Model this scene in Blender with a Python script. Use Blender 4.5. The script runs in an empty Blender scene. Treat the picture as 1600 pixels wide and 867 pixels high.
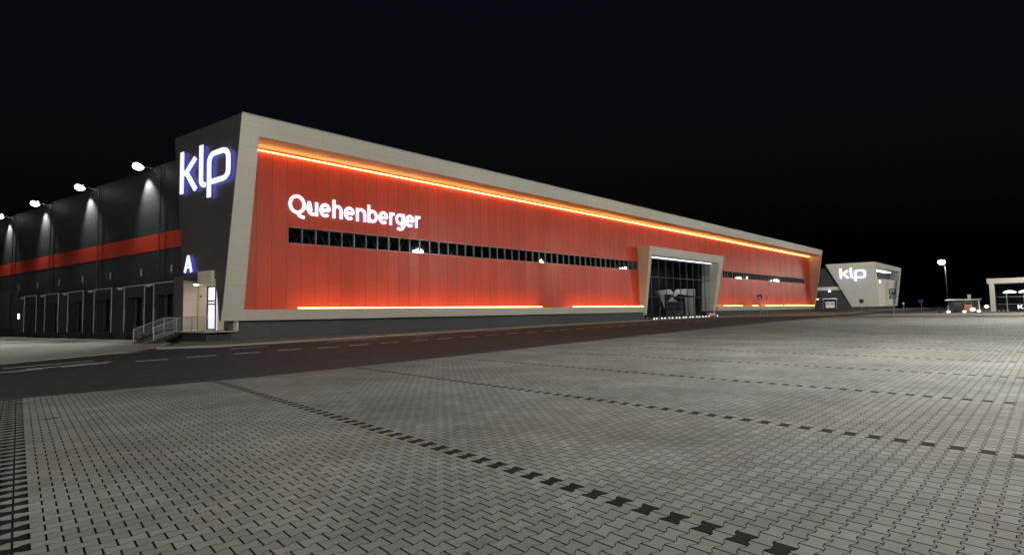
import bpy, bmesh, math, random
from mathutils import Vector, Matrix
random.seed(7)
C = bpy.context.scene.collection
V = Vector

# ------------------------------------------------------------------ materials
class NT:
    def __init__(s, name):
        s.m = bpy.data.materials.new(name); s.m.use_nodes = True
        s.t = s.m.node_tree; s.b = s.t.nodes['Principled BSDF']
    def n(s, typ, **kw):
        x = s.t.nodes.new(typ)
        for k, v in kw.items(): setattr(x, k, v)
        return x
    def link(s, a, b): s.t.links.new(a, b)
    def m_(s, op, a, b=None, c=None, clamp=False):
        x = s.n('ShaderNodeMath', operation=op); x.use_clamp = clamp
        for i, v in enumerate((a, b, c)):
            if v is None: continue
            if isinstance(v, (int, float)): x.inputs[i].default_value = v
            else: s.link(v, x.inputs[i])
        return x.outputs[0]
    def coord(s):
        return s.n('ShaderNodeTexCoord').outputs['Object']
    def world(s):
        return s.n('ShaderNodeNewGeometry').outputs['Position']
    def xyz(s, v):
        x = s.n('ShaderNodeSeparateXYZ'); s.link(v, x.inputs[0]); return x.outputs
    def comb(s, a, b, c=0.0):
        x = s.n('ShaderNodeCombineXYZ')
        for i, v in enumerate((a, b, c)):
            if isinstance(v, (int, float)): x.inputs[i].default_value = v
            else: s.link(v, x.inputs[i])
        return x.outputs[0]
    def noise(s, scale, detail=4, rough=.55, vec=None):
        x = s.n('ShaderNodeTexNoise'); x.inputs['Scale'].default_value = scale
        x.inputs['Detail'].default_value = detail; x.inputs['Roughness'].default_value = rough
        s.link(vec if vec is not None else s.world(), x.inputs['Vector']); return x.outputs[0]
    def white(s, vec):
        x = s.n('ShaderNodeTexWhiteNoise', noise_dimensions='3D'); s.link(vec, x.inputs['Vector']); return x.outputs['Value']
    def mr(s, v, a, b, c, d, smooth=False):
        x = s.n('ShaderNodeMapRange'); x.interpolation_type = 'SMOOTHSTEP' if smooth else 'LINEAR'
        s.link(v, x.inputs[0])
        for i, q in enumerate((a, b, c, d)): x.inputs[i + 1].default_value = q
        return x.outputs[0]
    def mix(s, f, a, b):
        x = s.n('ShaderNodeMix', data_type='RGBA')
        if isinstance(f, (int, float)): x.inputs[0].default_value = f
        else: s.link(f, x.inputs[0])
        for i, q in ((6, a), (7, b)):
            if isinstance(q, tuple): x.inputs[i].default_value = (*q, 1)
            else: s.link(q, x.inputs[i])
        return x.outputs[2]
    def scale(s, col, f):
        x = s.n('ShaderNodeVectorMath', operation='SCALE'); 
        if isinstance(col, tuple): x.inputs[0].default_value = col
        else: s.link(col, x.inputs[0])
        s.link(f, x.inputs['Scale']); return x.outputs[0]
    def bump(s, h, dist=.01, strength=1., normal=None):
        x = s.n('ShaderNodeBump'); x.inputs['Distance'].default_value = dist; x.inputs['Strength'].default_value = strength
        s.link(h, x.inputs['Height'])
        if normal is not None: s.link(normal, x.inputs['Normal'])
        return x.outputs[0]
    def set(s, **kw):
        for k, v in kw.items():
            i = s.b.inputs[k.replace('_', ' ')]
            if isinstance(v, tuple): i.default_value = (*v, 1)
            elif isinstance(v, (int, float)): i.default_value = v
            else: s.link(v, i)
        return s

def plain(name, col, rough=.5, metal=0., var=.12, nscale=3., bump=.0):
    t = NT(name)
    nz = t.noise(nscale, 5)
    t.set(Base_Color=t.scale(col, t.mr(nz, .25, .75, 1 - var, 1 + var)), Roughness=t.mr(t.noise(nscale * 2.3, 4), .3, .7, max(.03, rough - .07), min(1, rough + .07)), Metallic=metal)
    if bump: t.set(Normal=t.bump(t.noise(nscale * 12, 6), .01, bump))
    return t.m

def emis(name, col, strength):
    t = NT(name); t.set(Base_Color=(.8, .8, .8), Emission_Color=col, Emission_Strength=strength, Roughness=.4)
    return t.m

def panels(name, col, axis_dir, sx, sz, ox=0., oz=0., rough=.4, seam=.5, seam_w=.025, var=.06, tilt=.0, dirt=.1, micro=0., specl=None):
    """metal sandwich cladding: seams every sx along the horizontal direction, sz in height (0 = none)"""
    t = NT(name); P = t.xyz(t.world())
    h = t.m_('ADD', t.m_('MULTIPLY', P[0], axis_dir[0]), t.m_('MULTIPLY', P[1], axis_dir[1]))
    z = P[2]
    a = t.m_('DIVIDE', t.m_('ADD', h, ox), sx); ia = t.m_('FLOOR', a); fa = t.m_('FRACT', a)
    da = t.m_('MULTIPLY', t.m_('MINIMUM', fa, t.m_('SUBTRACT', 1.0, fa)), sx)
    d = da; iz = 0.0
    if sz:
        b = t.m_('DIVIDE', t.m_('ADD', z, oz), sz); iz = t.m_('FLOOR', b); fb = t.m_('FRACT', b)
        d = t.m_('MINIMUM', da, t.m_('MULTIPLY', t.m_('MINIMUM', fb, t.m_('SUBTRACT', 1.0, fb)), sz))
    rnd = t.white(t.comb(ia, iz, 3.))
    rnd2 = t.white(t.comb(ia, iz, 9.))
    line = t.mr(d, 0, seam_w, 1 - seam, 1., True)
    f = t.m_('MULTIPLY', line, t.mr(rnd, 0, 1, 1 - var, 1 + var))
    f = t.m_('MULTIPLY', f, t.mr(t.noise(.35, 5), .25, .75, 1 - dirt, 1 + dirt))
    hgt = t.m_('ADD', t.mr(d, 0, .02, 0, 1), t.m_('MULTIPLY', t.noise(.9, 3), 1.2))
    if micro:   # faint vertical micro-profile of the sheet
        hgt = t.m_('ADD', hgt, t.m_('MULTIPLY', t.m_('SINE', t.m_('MULTIPLY', h, 2 * math.pi / .1)), micro))
    if tilt:
        hgt = t.m_('ADD', hgt, t.m_('MULTIPLY', t.m_('MULTIPLY', fa, t.m_('SUBTRACT', rnd2, .5)), tilt))
    t.set(Base_Color=t.scale(col, f), Roughness=t.mr(rnd2, 0, 1, rough - .04, rough + .04), Normal=t.bump(hgt, .006, .8))
    if specl is not None: t.b.inputs['Specular IOR Level'].default_value = specl
    return t.m

SPOTS = [(1.37, 12.6, .13, .12), (1.14, 15.4, .16, .14), (13.3, 8.1, .12, .16)]
def paving():
    t = NT('interlocking_concrete_paving'); P = t.xyz(t.world()); x, y = P[0], P[1]
    det = .99863
    v = t.m_('SUBTRACT', t.m_('MULTIPLY', x, .99756 / det), t.m_('MULTIPLY', y, .0698 / det))
    u = t.m_('ADD', t.m_('MULTIPLY', y, .99985 / det), t.m_('MULTIPLY', x, .01745 / det))
    v = t.m_('DIVIDE', t.m_('ADD', v, .09), .2)
    p, a = .139, .0135
    un = t.m_('DIVIDE', u, p); j = t.m_('ROUND', un)
    podd = t.m_('SUBTRACT', t.m_('MULTIPLY', t.m_('FLOORED_MODULO', j, 2.), 2.), 1.)
    tt = t.m_('ABSOLUTE', t.m_('SUBTRACT', t.m_('FRACT', v), .5))
    w = t.m_('MULTIPLY', t.m_('MAXIMUM', t.m_('MINIMUM', t.m_('MULTIPLY', t.m_('SUBTRACT', tt, .25), 9.), 1.), -1.), a)
    du = t.m_('SUBTRACT', t.m_('MULTIPLY', t.m_('SUBTRACT', un, j), p), t.m_('MULTIPLY', podd, w))
    col = t.m_('SUBTRACT', j, t.m_('LESS_THAN', du, 0.))
    par = t.m_('FLOORED_MODULO', col, 2.)
    vv = t.m_('ADD', v, t.m_('MULTIPLY', par, .5)); r = t.m_('FLOOR', vv); fr = t.m_('FRACT', vv)
    d2 = t.m_('MULTIPLY', t.m_('MINIMUM', fr, t.m_('SUBTRACT', 1., fr)), .2)
    d1 = t.m_('ABSOLUTE', du)
    cd = t.m_('SQRT', t.m_('ADD', t.m_('MULTIPLY', d1, d1), t.m_('MULTIPLY', d2, d2)))
    jj = t.m_('MULTIPLY', t.mr(d1, .0018, .0044, .04, 1, True), t.mr(d2, .0052, .0088, 0, 1, True))
    jj = t.m_('MULTIPLY', jj, t.mr(cd, .009, .0125, 0, 1, True))
    # dark marker bricks: every second column of one brick row, rows 21 bricks apart
    rm = t.m_('FLOORED_MODULO', t.m_('ADD', r, 1.), 21.)
    on = t.m_('LESS_THAN', rm, .5)
    edge = t.m_('MULTIPLY', t.m_('GREATER_THAN', r, -1.5), t.m_('LESS_THAN', r, .5))
    dark = t.m_('MULTIPLY', t.m_('MAXIMUM', on, edge), t.m_('LESS_THAN', par, .5))
    rid = t.comb(col, r, 1.)
    rnd = t.white(rid); rnd2 = t.white(t.comb(col, r, 5.))
    base = t.mix(rnd2, (.200, .213, .208), (.202, .205, .193))
    base = t.mix(t.mr(t.noise(.16, 4), .42, .62, 0, 1, True), base, (.214, .205, .180))
    base = t.mix(t.m_('MULTIPLY', t.m_('GREATER_THAN', rnd, .95), .35), base, (.17, .14, .115))
    base = t.mix(dark, base, (.010, .011, .014))
    vec = t.n('ShaderNodeCombineXYZ')
    f = t.m_('MULTIPLY', t.mr(rnd, 0, 1, .84, 1.12), t.mr(t.noise(.42, 7, .68), .33, .67, .68, 1.22))
    f = t.m_('MULTIPLY', f, t.mr(t.noise(160, 3), .3, .7, .85, 1.12))
    f = t.m_('MULTIPLY', f, t.mr(t.noise(1.7, 7, .72), .64, .72, 1., .55, True))
    for sx, sy, rx, ry in SPOTS:
        dd = t.m_('ADD', t.m_('POWER', t.m_('DIVIDE', t.m_('SUBTRACT', x, sx), rx), 2.), t.m_('POWER', t.m_('DIVIDE', t.m_('SUBTRACT', y, sy), ry), 2.))
        dd = t.m_('ADD', dd, t.mr(t.noise(4., 5, .7), .2, .8, -.9, .9))
        f = t.m_('MULTIPLY', f, t.mr(dd, .2, 1.3, .42, 1., True))
    bc = t.scale(base, f)
    joint = t.mix(.5, (.004, .004, .003), (.010, .009, .007))
    t.set(Specular_IOR_Level=t.m_('MULTIPLY', t.m_('MULTIPLY', jj, t.m_('SUBTRACT', 1., t.m_('MULTIPLY', dark, .7))), .4))
    bc = t.mix(jj, joint, bc)
    hgt = t.m_('MULTIPLY', t.mr(d1, 0, .007, 0, 1, True), t.mr(d2, 0, .012, 0, 1, True))
    hgt = t.m_('ADD', hgt, t.m_('MULTIPLY', rnd, .22))
    hgt = t.m_('ADD', hgt, t.m_('MULTIPLY', t.noise(140, 4), .16))
    t.set(Base_Color=bc, Roughness=t.mr(t.noise(1.1, 4), .3, .7, .76, .9), Normal=t.bump(hgt, .007, 1.))
    return t.m

def asphalt():
    t = NT('asphalt'); P = t.xyz(t.world())
    st = t.noise(1., 4, .5, t.comb(t.m_('MULTIPLY', P[0], .05), t.m_('MULTIPLY', P[1], .9), 0.))
    f = t.m_('MULTIPLY', t.mr(t.noise(55, 4), .3, .7, .7, 1.35), t.mr(st, .3, .7, .8, 1.25))
    f = t.m_('MULTIPLY', f, t.mr(t.noise(.12, 4), .3, .7, .85, 1.15))
    t.set(Base_Color=t.scale((.030, .031, .036), f), Roughness=t.mr(t.noise(2, 4), .3, .7, .72, .88), Specular_IOR_Level=.3, Normal=t.bump(t.noise(90, 4), .006, .7))
    return t.m

def glassmat(name, tint=(.5, .55, .6), rough=.02, body=.75):
    """reflective glazing: fresnel mirror over a partly transparent tinted pane, panes slightly out of plane"""
    t = NT(name); P = t.xyz(t.world()); out = t.t.nodes['Material Output']
    gl = t.n('ShaderNodeBsdfGlossy'); gl.inputs['Roughness'].default_value = rough; gl.inputs['Color'].default_value = (.9, .95, 1, 1)
    nb = t.bump(t.noise(.55, 2), .01, .12); t.link(nb, gl.inputs['Normal'])
    tr = t.n('ShaderNodeBsdfTransparent'); tr.inputs[0].default_value = (*tint, 1)
    df = t.n('ShaderNodeBsdfDiffuse'); df.inputs[0].default_value = (.004, .005, .007, 1)
    m1 = t.n('ShaderNodeMixShader'); m1.inputs[0].default_value = body; t.link(tr.outputs[0], m1.inputs[1]); t.link(df.outputs[0], m1.inputs[2])
    fr = t.n('ShaderNodeFresnel'); fr.inputs[0].default_value = 1.62
    m2 = t.n('ShaderNodeMixShader'); t.link(t.m_('MULTIPLY', fr.outputs[0], t.m_('SUBTRACT', 1., t.n('ShaderNodeNewGeometry').outputs['Backfacing'])), m2.inputs[0]); t.link(m1.outputs[0], m2.inputs[1]); t.link(gl.outputs[0], m2.inputs[2])
    t.link(m2.outputs[0], out.inputs[0]); return t.m

DL = V((-.18, .984, 0)).normalized()          # direction of the dock side of the hall
NL = V((DL.y, -DL.x, 0))                      # points into the hall
P0 = V((14.07, 43.17, 0))
M = dict(
    paving=paving(), asphalt=asphalt(),
    frame=panels('pale_cassette_cladding', (.53, .505, .43), (1, 0), 12., 1.45, 3.2, .24, .42, .24, .03, .03, .0, .04),
    pavframe=plain('pavilion_cladding', (.31, .295, .26), .5, 0, .05),
    frame_end=panels('dark_end_cladding', (.085, .077, .075), (0, 1), 5.2, 1.9, .0, .1, .42, .3, .03, .04),
    red=panels('red_wall_panels', (.58, .055, .018), (1, 0), 1.215, 0, .07, 0, .38, .66, .034, .08, 1.2, .12, .0, .38),
    stripe=panels('red_stripe_panels', (.48, .045, .02), (0, 1), 6.6, 0, 0, 0, .45, .35, .03, .08),
    dockwall=panels('charcoal_wall_panels', (.034, .037, .044), (0, 1), 6.6, 1.25, .2, .1, .58, .5, .04, .06, specl=.22),
    plinth=panels('concrete_plinth', (.046, .052, .058), (1, 0), 6., 0, 0, 0, .6, .3, .03, .05),
    white=plain('white_render', (.56, .53, .47), .6),
    lightpanel=panels('light_lobby_panels', (.66, .60, .50), (0, 1), 60.0, 1.6, 17.0, .0, .5, .25, .02, .03),
    steel=plain('galvanised_steel', (.36, .37, .38), .38, .8),
    rail=plain('rail_steel', (.34, .35, .36), .4, .6),
    dark=plain('dark_metal', (.03, .032, .036), .42, .3),
    rubber=plain('black_rubber', (.026, .028, .031), .7),
    black=plain('black_interior', (.006, .006, .007), .8),
    conc=plain('concrete', (.33, .32, .28), .8, 0, .14, .8, .3),
    kerb=plain('kerb_concrete', (.25, .235, .20), .8, 0, .15, 2., .2),
    verge=plain('verge_paving', (.17, .155, .12), .85, 0, .25, 1.5, .4),
    soil=plain('soil', (.022, .020, .016), .95, 0, .3, .8, .4),
    paint=plain('road_paint', (.72, .72, .70), .55, 0, .16, 4.),
    mull=plain('mullion_metal', (.21, .21, .215), .35, .6),
    blue=plain('sign_blue', (.012, .03, .14), .35), signwhite=plain('sign_white', (.75, .75, .75), .4),
    wood=plain('wood_door', (.30, .17, .09), .6), grass=plain('dark_shrub', (.03, .05, .02), .9, 0, .4, 6., .5),
    redpaint=plain('red_paint', (.5, .03, .03), .4),
    glass=glassmat('ribbon_glazing', (.75, .8, .85), .02, .2), glass2=glassmat('curtain_glazing', (.85, .88, .9), .015, .08),
    truss=plain('truss_steel', (.35, .36, .38), .5, .2),
    led=emis('warm_led', (1., .54, .12), 19.), ledw=emis('white_led', (.85, .92, 1.), 4.),
    letter=emis('sign_letter_face', (.86, .96, 1.), 1.0), halo=emis('sign_letter_back', (.06, .06, 1.), 3.2),
    halo2=emis('wall_sign_back', (.12, .24, 1.), 4.5),
    lens=emis('lamp_lens', (1., .97, .88), 6.), lensbig=emis('post_lamp_lens', (1., .96, .86), 420.),
    dotlens=emis('ground_lamp_lens', (1., .97, .9), 4.),
    lenssmall=emis('small_lamp_lens', (1., .96, .88), 1.6), cold=emis('cold_tube', (.75, .85, 1.), 5.),
    letterdim=emis('inner_sign_face', (.95, .93, .85), .75),
    litwin=emis('lit_door_pane', (.86, .82, 1.), .8),
)

# ------------------------------------------------------------------ mesh helpers
class MB:
    def __init__(s): s.bm = bmesh.new()
    def hexa(s, a, b):
        """a, b: two matching rings of points (front, back)"""
        fa = [s.bm.verts.new(p) for p in a]; fb = [s.bm.verts.new(p) for p in b]; n = len(a)
        s.bm.faces.new(fa); s.bm.faces.new(fb[::-1])
        for i in range(n):
            j = (i + 1) % n; s.bm.faces.new((fa[j], fa[i], fb[i], fb[j]))
        return s
    def prism(s, pts, off):
        return s.hexa([V(p) for p in pts], [V(p) + V(off) for p in pts])
    def box(s, x0, x1, y0, y1, z0, z1):
        return s.prism([(x0, y0, z0), (x1, y0, z0), (x1, y0, z1), (x0, y0, z1)], (0, y1 - y0, 0))
    def bar(s, p, q, w, h=None, up=V((0, 0, 1))):
        p, q = V(p), V(q); h = h or w; d = (q - p).normalized()
        if abs(d.dot(up)) > .99: up = V((1, 0, 0))
        e = d.cross(up).normalized(); g = e.cross(d)
        r = [e * w / 2 + g * h / 2, -e * w / 2 + g * h / 2, -e * w / 2 - g * h / 2, e * w / 2 - g * h / 2]
        return s.hexa([p + k for k in r], [q + k for k in r])
    def cyl(s, p, q, r0, r1=None, n=12):
        p, q = V(p), V(q); r1 = r0 if r1 is None else r1; d = (q - p).normalized()
        up = V((1, 0, 0)) if abs(d.z) > .9 else V((0, 0, 1)); e = d.cross(up).normalized(); g = e.cross(d)
        k = [e * math.cos(2 * math.pi * i / n) + g * math.sin(2 * math.pi * i / n) for i in range(n)]
        return s.hexa([p + x * r0 for x in k], [q + x * r1 for x in k])
    def dome(s, c, r, rz, n=16, m=6):
        c = V(c); rings = []
        for i in range(m):
            a = math.pi / 2 * i / m
            rings.append([s.bm.verts.new(c + V((r * math.cos(a) * math.cos(2 * math.pi * k / n), r * math.cos(a) * math.sin(2 * math.pi * k / n), rz * math.sin(a)))) for k in range(n)])
        top = s.bm.verts.new(c + V((0, 0, rz)))
        for i in range(m - 1):
            for k in range(n): s.bm.faces.new((rings[i][k], rings[i][(k + 1) % n], rings[i + 1][(k + 1) % n], rings[i + 1][k]))
        for k in range(n): s.bm.faces.new((rings[-1][k], rings[-1][(k + 1) % n], top))
        s.bm.faces.new(rings[0][::-1]); return s
    def ball(s, c, r, rz=None):
        res = bmesh.ops.create_icosphere(s.bm, subdivisions=2, radius=r, matrix=Matrix.Translation(V(c)) @ Matrix.Diagonal((1, 1, (rz or r) / r, 1))); return s
    def build(s, name, mat, parent=None, bevel=0., smooth=False):
        bm = s.bm; bmesh.ops.recalc_face_normals(bm, faces=bm.faces)
        org = V((0, 0, 0))
        if parent is not None:
            inv = parent['_mw'] if False else world_of(parent).inverted()
            bmesh.ops.transform(bm, matrix=inv, verts=bm.verts)
        me = bpy.data.meshes.new(name); bm.to_mesh(me); bm.free()
        me.materials.append(M[mat] if isinstance(mat, str) else mat)
        if smooth:
            for f in me.polygons: f.use_smooth = True
        o = bpy.data.objects.new(name, me); C.objects.link(o)
        if parent is not None: o.parent = parent
        if bevel:
            b = o.modifiers.new('edge', 'BEVEL'); b.width = bevel; b.segments = 2; b.limit_method = 'ANGLE'
        return o

def world_of(o):
    m = o.matrix_basis.copy()
    while o.parent: o = o.parent; m = o.matrix_basis @ m
    return m

def tag(o, label, cat, group=None, kind=None):
    if label: o['label'] = label
    if cat: o['category'] = cat
    if group: o['group'] = group
    if kind: o['kind'] = kind
    return o
def thing(name, label, cat, loc, group=None, rz=0):
    o = bpy.data.objects.new(name, None); C.objects.link(o); o.empty_display_size = .2
    o.location = loc; o.rotation_euler = (0, 0, rz); return tag(o, label, cat, group)
def struct(o): o['kind'] = 'structure'; return o
def light(name, typ, loc, energy, col, parent=None, target=None, **kw):
    l = bpy.data.lights.new(name, typ); l.energy = energy; l.color = col
    for k, v in kw.items(): setattr(l, k, v)
    o = bpy.data.objects.new(name, l); C.objects.link(o)
    d = (V(target) - V(loc)).normalized() if target is not None else V((0, 0, -1))
    m = Matrix.Translation(V(loc)) @ d.to_track_quat('-Z', 'Y').to_matrix().to_4x4()
    if parent is not None: o.parent = parent; m = world_of(parent).inverted() @ m
    o.matrix_basis = m; return o
def copy_tree(o, parent=None):
    c = o.copy(); C.objects.link(c); c.parent = parent
    for ch in o.children: copy_tree(ch, c)
    return c
def slab(pts, z, name, mat, thick=.3):
    m = MB(); m.prism([(x, y, z) for x, y in pts], (0, 0, -thick)); return struct(m.build(name, mat))
def B(s, z, a=0.):
    """point on the dock side: s along the wall, z up, a metres out from the end face plane"""
    return P0 + DL * s - NL * a + V((0, 0, z))

# ------------------------------------------------------------------ ground, road, plaza
slab([(-600, -400), (900, -400), (900, 900), (-600, 900)], -.9, 'ground', 'soil', .5)
near_edge = [(-60, 19.2), (.9, 16.5), (6.2, 16.1), (13.7, 16.6), (20.4, 17.4), (31, 18.4), (42.2, 19.3), (61.3, 20.6), (87, 20.9)]
far_edge = [(-60, 24.5), (1.7, 31.6), (6.6, 35.2), (8.7, 37.3), (11.4, 35.9), (21.5, 36.9), (38.4, 39.6), (55, 40.9), (75, 41.4), (97, 41.4), (101, 38.5), (104, 34.5), (107, 31), (110, 26)]
slab(near_edge + [(85.5, 14), (83, 6.5), (81, 1.5), (72, -60), (-60, -60)], 0., 'parking_plaza', 'paving', .8)
slab([(x, y - .6) for x, y in near_edge] + [(110, 20.5)] + far_edge[::-1], -.055, 'road', 'asphalt', .8)
slab([(-60, 24.3), (1.7, 31.5), (6.6, 35.1), (8.7, 37.2), (11.4, 35.8), (12.2, 42.6), (12.6, 49.2), (-4, 140), (-60, 140)], -.06, 'yard_base', 'soil', .8)
# concrete dock yard falling gently towards the docks
m = MB(); aa = [(-60, 24.6, -.05), (1.7, 31.7, -.05), (6.6, 35.3, -.05), (9.3, 39.6, -.06), (11.2, 44.5, -.05), (12.2, 50.2, -.05), (3, 104, -.05), (-60, 104, -.05)]
m.prism(aa, (0, 0, -.5)); yard = struct(m.build('concrete_dock_yard', 'conc')); yard.location.z = .012
# pavement along the facade
pave = far_edge[3:10]
pv = [(x, y + .12) for x, y in pave]
slab(pv + [(97, 46), (15, 46), (12.6, 48.5), (11.9, 44)], .015, 'pavement', 'verge', .5)
slab([(97, 41.5), (101, 38.6), (104, 34.6), (107, 31.1), (110, 26.1), (240, 27), (240, 48), (97, 48)], .012, 'far_pavement', 'verge', .5)
slab([(85.7, 14), (87.2, 20.9), (109.9, 20.6), (110.1, 26), (240, 26.9), (240, -60), (73, -60), (81.3, 1.5), (83.3, 6.5)], -.03, 'cross_road', 'asphalt', .5)
def ribbon(pts, w, z0, z1, name, mat):
    m = MB()
    for i in range(len(pts) - 1):
        a, b = V((*pts[i], 0)), V((*pts[i + 1], 0)); d = (b - a).normalized(); n = V((-d.y, d.x, 0)) * w / 2
        m.prism([a + n + V((0, 0, z0)), b + n + V((0, 0, z0)), b - n + V((0, 0, z0)), a - n + V((0, 0, z0))], (0, 0, z1 - z0))
    return struct(m.build(name, mat))
ribbon(far_edge[3:14], .16, -.3, .065, 'kerb', 'kerb')
ribbon([(x, y - .12) for x, y in near_edge], .16, -.3, -.004, 'plaza_edging', 'conc')
ribbon([(87.4, 20.7), (85.9, 14), (83.5, 6.5), (81.5, 1.5), (73, -60)], .3, -.3, .10, 'far_kerb', 'kerb')
slab([(91, 19.2), (89.5, 14), (87.5, 6.5), (85.5, 1.5), (84.8, -2), (106, -4), (108, 19)], .09, 'traffic_island', 'verge', .4)
# lane markings
m = MB(); zz = -.048
def dash(x0, y0, x1, y1, w=.13):
    a, b = V((x0, y0, zz)), V((x1, y1, zz)); d = (b - a).normalized(); n = V((-d.y, d.x, 0)) * w / 2
    m.prism([a + n, b + n, b - n, a - n], (0, 0, -.004))
cl = [(5.67, 27.5), (7.7, 27.9), (9.8, 28.15), (12.05, 28.5), (14.2, 28.45), (16.35, 28.8), (18.7, 29.15), (21.2, 29.5), (23.5, 29.7), (26, 29.96), (28.6, 30.3), (31.4, 30.8), (33.9, 31.), (36.4, 31.15), (39, 31.4), (41.8, 31.7), (44.8, 32.1), (47.7, 32.4), (50.7, 32.7), (53.6, 33), (57, 33.4), (60, 33.8)]
x, y = 63., 34.
while x < 104: cl.append((x, y)); x += 3.1; y += .05
for i, (x, y) in enumerate(cl):
    dash(x, y, x + 1.15 + .01 * x, y + .10, .15)
dash(1.2, 26.3, 2.6, 26.8); dash(3.2, 27.2, 4.7, 27.6); dash(-4, 24.6, -1, 25.7)
for a, b, c, d in [(1.6, 28.6, 4.6, 29.9), (-2, 27.9, 1.0, 28.5), (2.2, 27.2, 5., 28.5), (11.2, 33.0, 13.6, 33.3), (17.8, 34.3, 22., 34.9), (35, 36.9, 40, 37.4), (26, 35.6, 28, 35.8), (6.2, 34.6, 7.6, 35.6)]:
    dash(a, b, c, d, .12)
o = struct(m.build('lane_markings', 'paint'))

# ------------------------------------------------------------------ main hall
hall = thing('warehouse', 'long red fronted warehouse hall with pale leaning frame and recessed glass entrance', 'warehouse', (15, 44, 0))
ZT, YT, YB = 16.53, 40.7, 43.17
def FY(z): return YB + (YT - YB) * (z - 1.47) / (ZT - 1.47)   # y of the leaning front face at height z
def lerp(a, b, t): return a + (b - a) * t
def xo(z): return lerp(14.08, 14.50, (z - 1.47) / 15.06) + .03
def xi(z): return lerp(15.62, 15.84, (z - 2.3) / 12.8)
YW = 44.2
f = MB()
def fr(x, z): return V((x, FY(z), z))
f.hexa([fr(xo(15.12), 15.12), fr(164.3, 15.15), fr(164.4, ZT), fr(xo(ZT), ZT)], [V((15.2, YW + .3, 15.3)), V((166, YW + .3, 15.3)), V((166, YW + .3, ZT)), V((15.2, YW + .3, ZT))])
f.hexa([fr(xo(2.3), 2.3), fr(xi(2.3), 2.3), fr(xi(15.12), 15.12), fr(xo(15.12), 15.12)], [V((15.2, YW + .3, 2.3)), V((15.9, YW + .3, 2.3)), V((15.9, YW + .3, 15.12)), V((15.2, YW + .3, 15.12))])
def zb(x): return lerp(1.47, .80, (x - 14) / 150)
def zt(x): return lerp(2.3, 1.6, (x - 14) / 150)
for xa, xb, ba, bb in ((14.09, 74.58, 14.9, 74.58), (100.9, 163.95, 100.9, 165.2)):
    f.hexa([V((xa, FY(zb(xa)), zb(xa))), V((xb, FY(zb(xb)), zb(xb))), V((xb, FY(zt(xb)), zt(xb))), V((xa, FY(zt(xa)), zt(xa)))], [V((ba, YW + .3, zb(xa))), V((bb, YW + .3, zb(xb))), V((bb, YW + .3, zt(xb))), V((ba, YW + .3, zt(xa)))])
f.hexa([fr(163.75, 15.15), fr(164.35, 15.15), fr(164.0, 1.6), fr(163.5, 1.6)], [V((164.75, YW + .3, 15.15)), V((166, YW + .3, 15.15)), V((165.5, YW + .3, 1.6)), V((164.5, YW + .3, 1.6))])
frame = f.build('frame', 'frame', hall)
m = MB(); m.bar(fr(xo(ZT), ZT + .03) + V((0, .05, 0)), fr(164.4, ZT + .03) + V((0, .05, 0)), .16, .08); m.build('coping', 'steel', hall)
w = MB()
def wb(x0, x1, z0, z1): w.box(x0, x1, YW, YW + .2, z0, z1)
wb(15.55, 164.8, 11.2, 15.29); wb(15.55, 75.2, 9.12, 11.2); wb(101.5, 164.8, 8.94, 11.2)
wb(15.55, 19.47, 7.74, 9.12); wb(74.25, 75.2, 7.74, 9.12); wb(101.5, 106.3, 7.58, 8.94); wb(159.3, 164.8, 7.58, 8.94)
wb(15.55, 75.2, 1.4, 7.74); wb(101.5, 164.8, 1., 7.58)
w.build('red_wall', 'red', hall)
p = MB(); p.box(14.75, 75.2, 43.75, 44.6, -.5, 1.5); p.box(101, 165, 43.75, 44.6, -.5, 1.35); p.build('plinth', 'plinth', hall)
# glazed ribbons
for x0, x1, z0, z1 in ((19.47, 74.25, 7.74, 9.12), (106.3, 159.3, 7.58, 8.94)):
    g = MB(); n = int((x1 - x0) / 1.215)
    for i in range(n):
        a = lerp(x0, x1, i / n); b = lerp(x0, x1, (i + 1) / n); e = random.uniform(-.003, .003); e2 = random.uniform(-.002, .002)
        g.prism([(a + .03, YW + .12 + e, z0 + .04), (b - .03, YW + .12 - e, z0 + .04), (b - .03, YW + .12 - e + e2, z1 - .04), (a + .03, YW + .12 + e + e2, z1 - .04)], (0, .02, 0))
    win = g.build('ribbon_window', 'glass', hall)
    fm = MB(); fm.box(x0, x1, YW - .03, YW + .16, z0, z0 + .05); fm.box(x0, x1, YW - .03, YW + .16, z1 - .05, z1)
    for i in range(n + 1):
        a = lerp(x0, x1, i / n); fm.box(a - .035, a + .035, YW - .02, YW + .16, z0 + .051, z1 - .051)
    fm.build('window_frame', 'mull', win)
    fl = MB(); fl.box(x0 - .05, x1 + .05, YW - .07, YW - .001, z1 + .001, z1 + .07); fl.box(x0 - .05, x1 + .05, YW - .09, YW - .001, z0 - .05, z0 - .001); fl.build('window_sill', 'red', win)
# inside: dark hall volume and roof trusses behind the first panes
m = MB(); m.box(15.8, 74.4, 50, 50.2, 2, 15); m.box(101, 164, 50, 50.2, 2, 15); m.box(15.8, 16, 44.4, 50, 2, 15); m.box(16, 74.4, 44.4, 50, 5.4, 5.6); m.box(101, 164, 44.4, 50, 5.4, 5.6)
m.box(16, 74.4, 44.4, 50, 12.9, 13.1); m.box(101, 164, 44.4, 50, 12.9, 13.1); m.build('interior_wall', 'black', hall)
tm = MB()
for y in (46.2, 48.4):
    tm.bar((17, y, 8.05), (40, y, 8.05), .09); tm.bar((17, y, 9.6), (40, y, 9.6), .09)
    for k in range(17):
        a = 17 + k * 1.35; tm.bar((a, y, 8.05), (a + .67, y, 9.6), .05); tm.bar((a + .67, y, 9.6), (a + 1.35, y, 8.05), .05)
for k in range(5): tm.bar((20 + k * 4.6, 44.9, 8.4), (22 + k * 4.6, 49.6, 9.1), .07)
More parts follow.
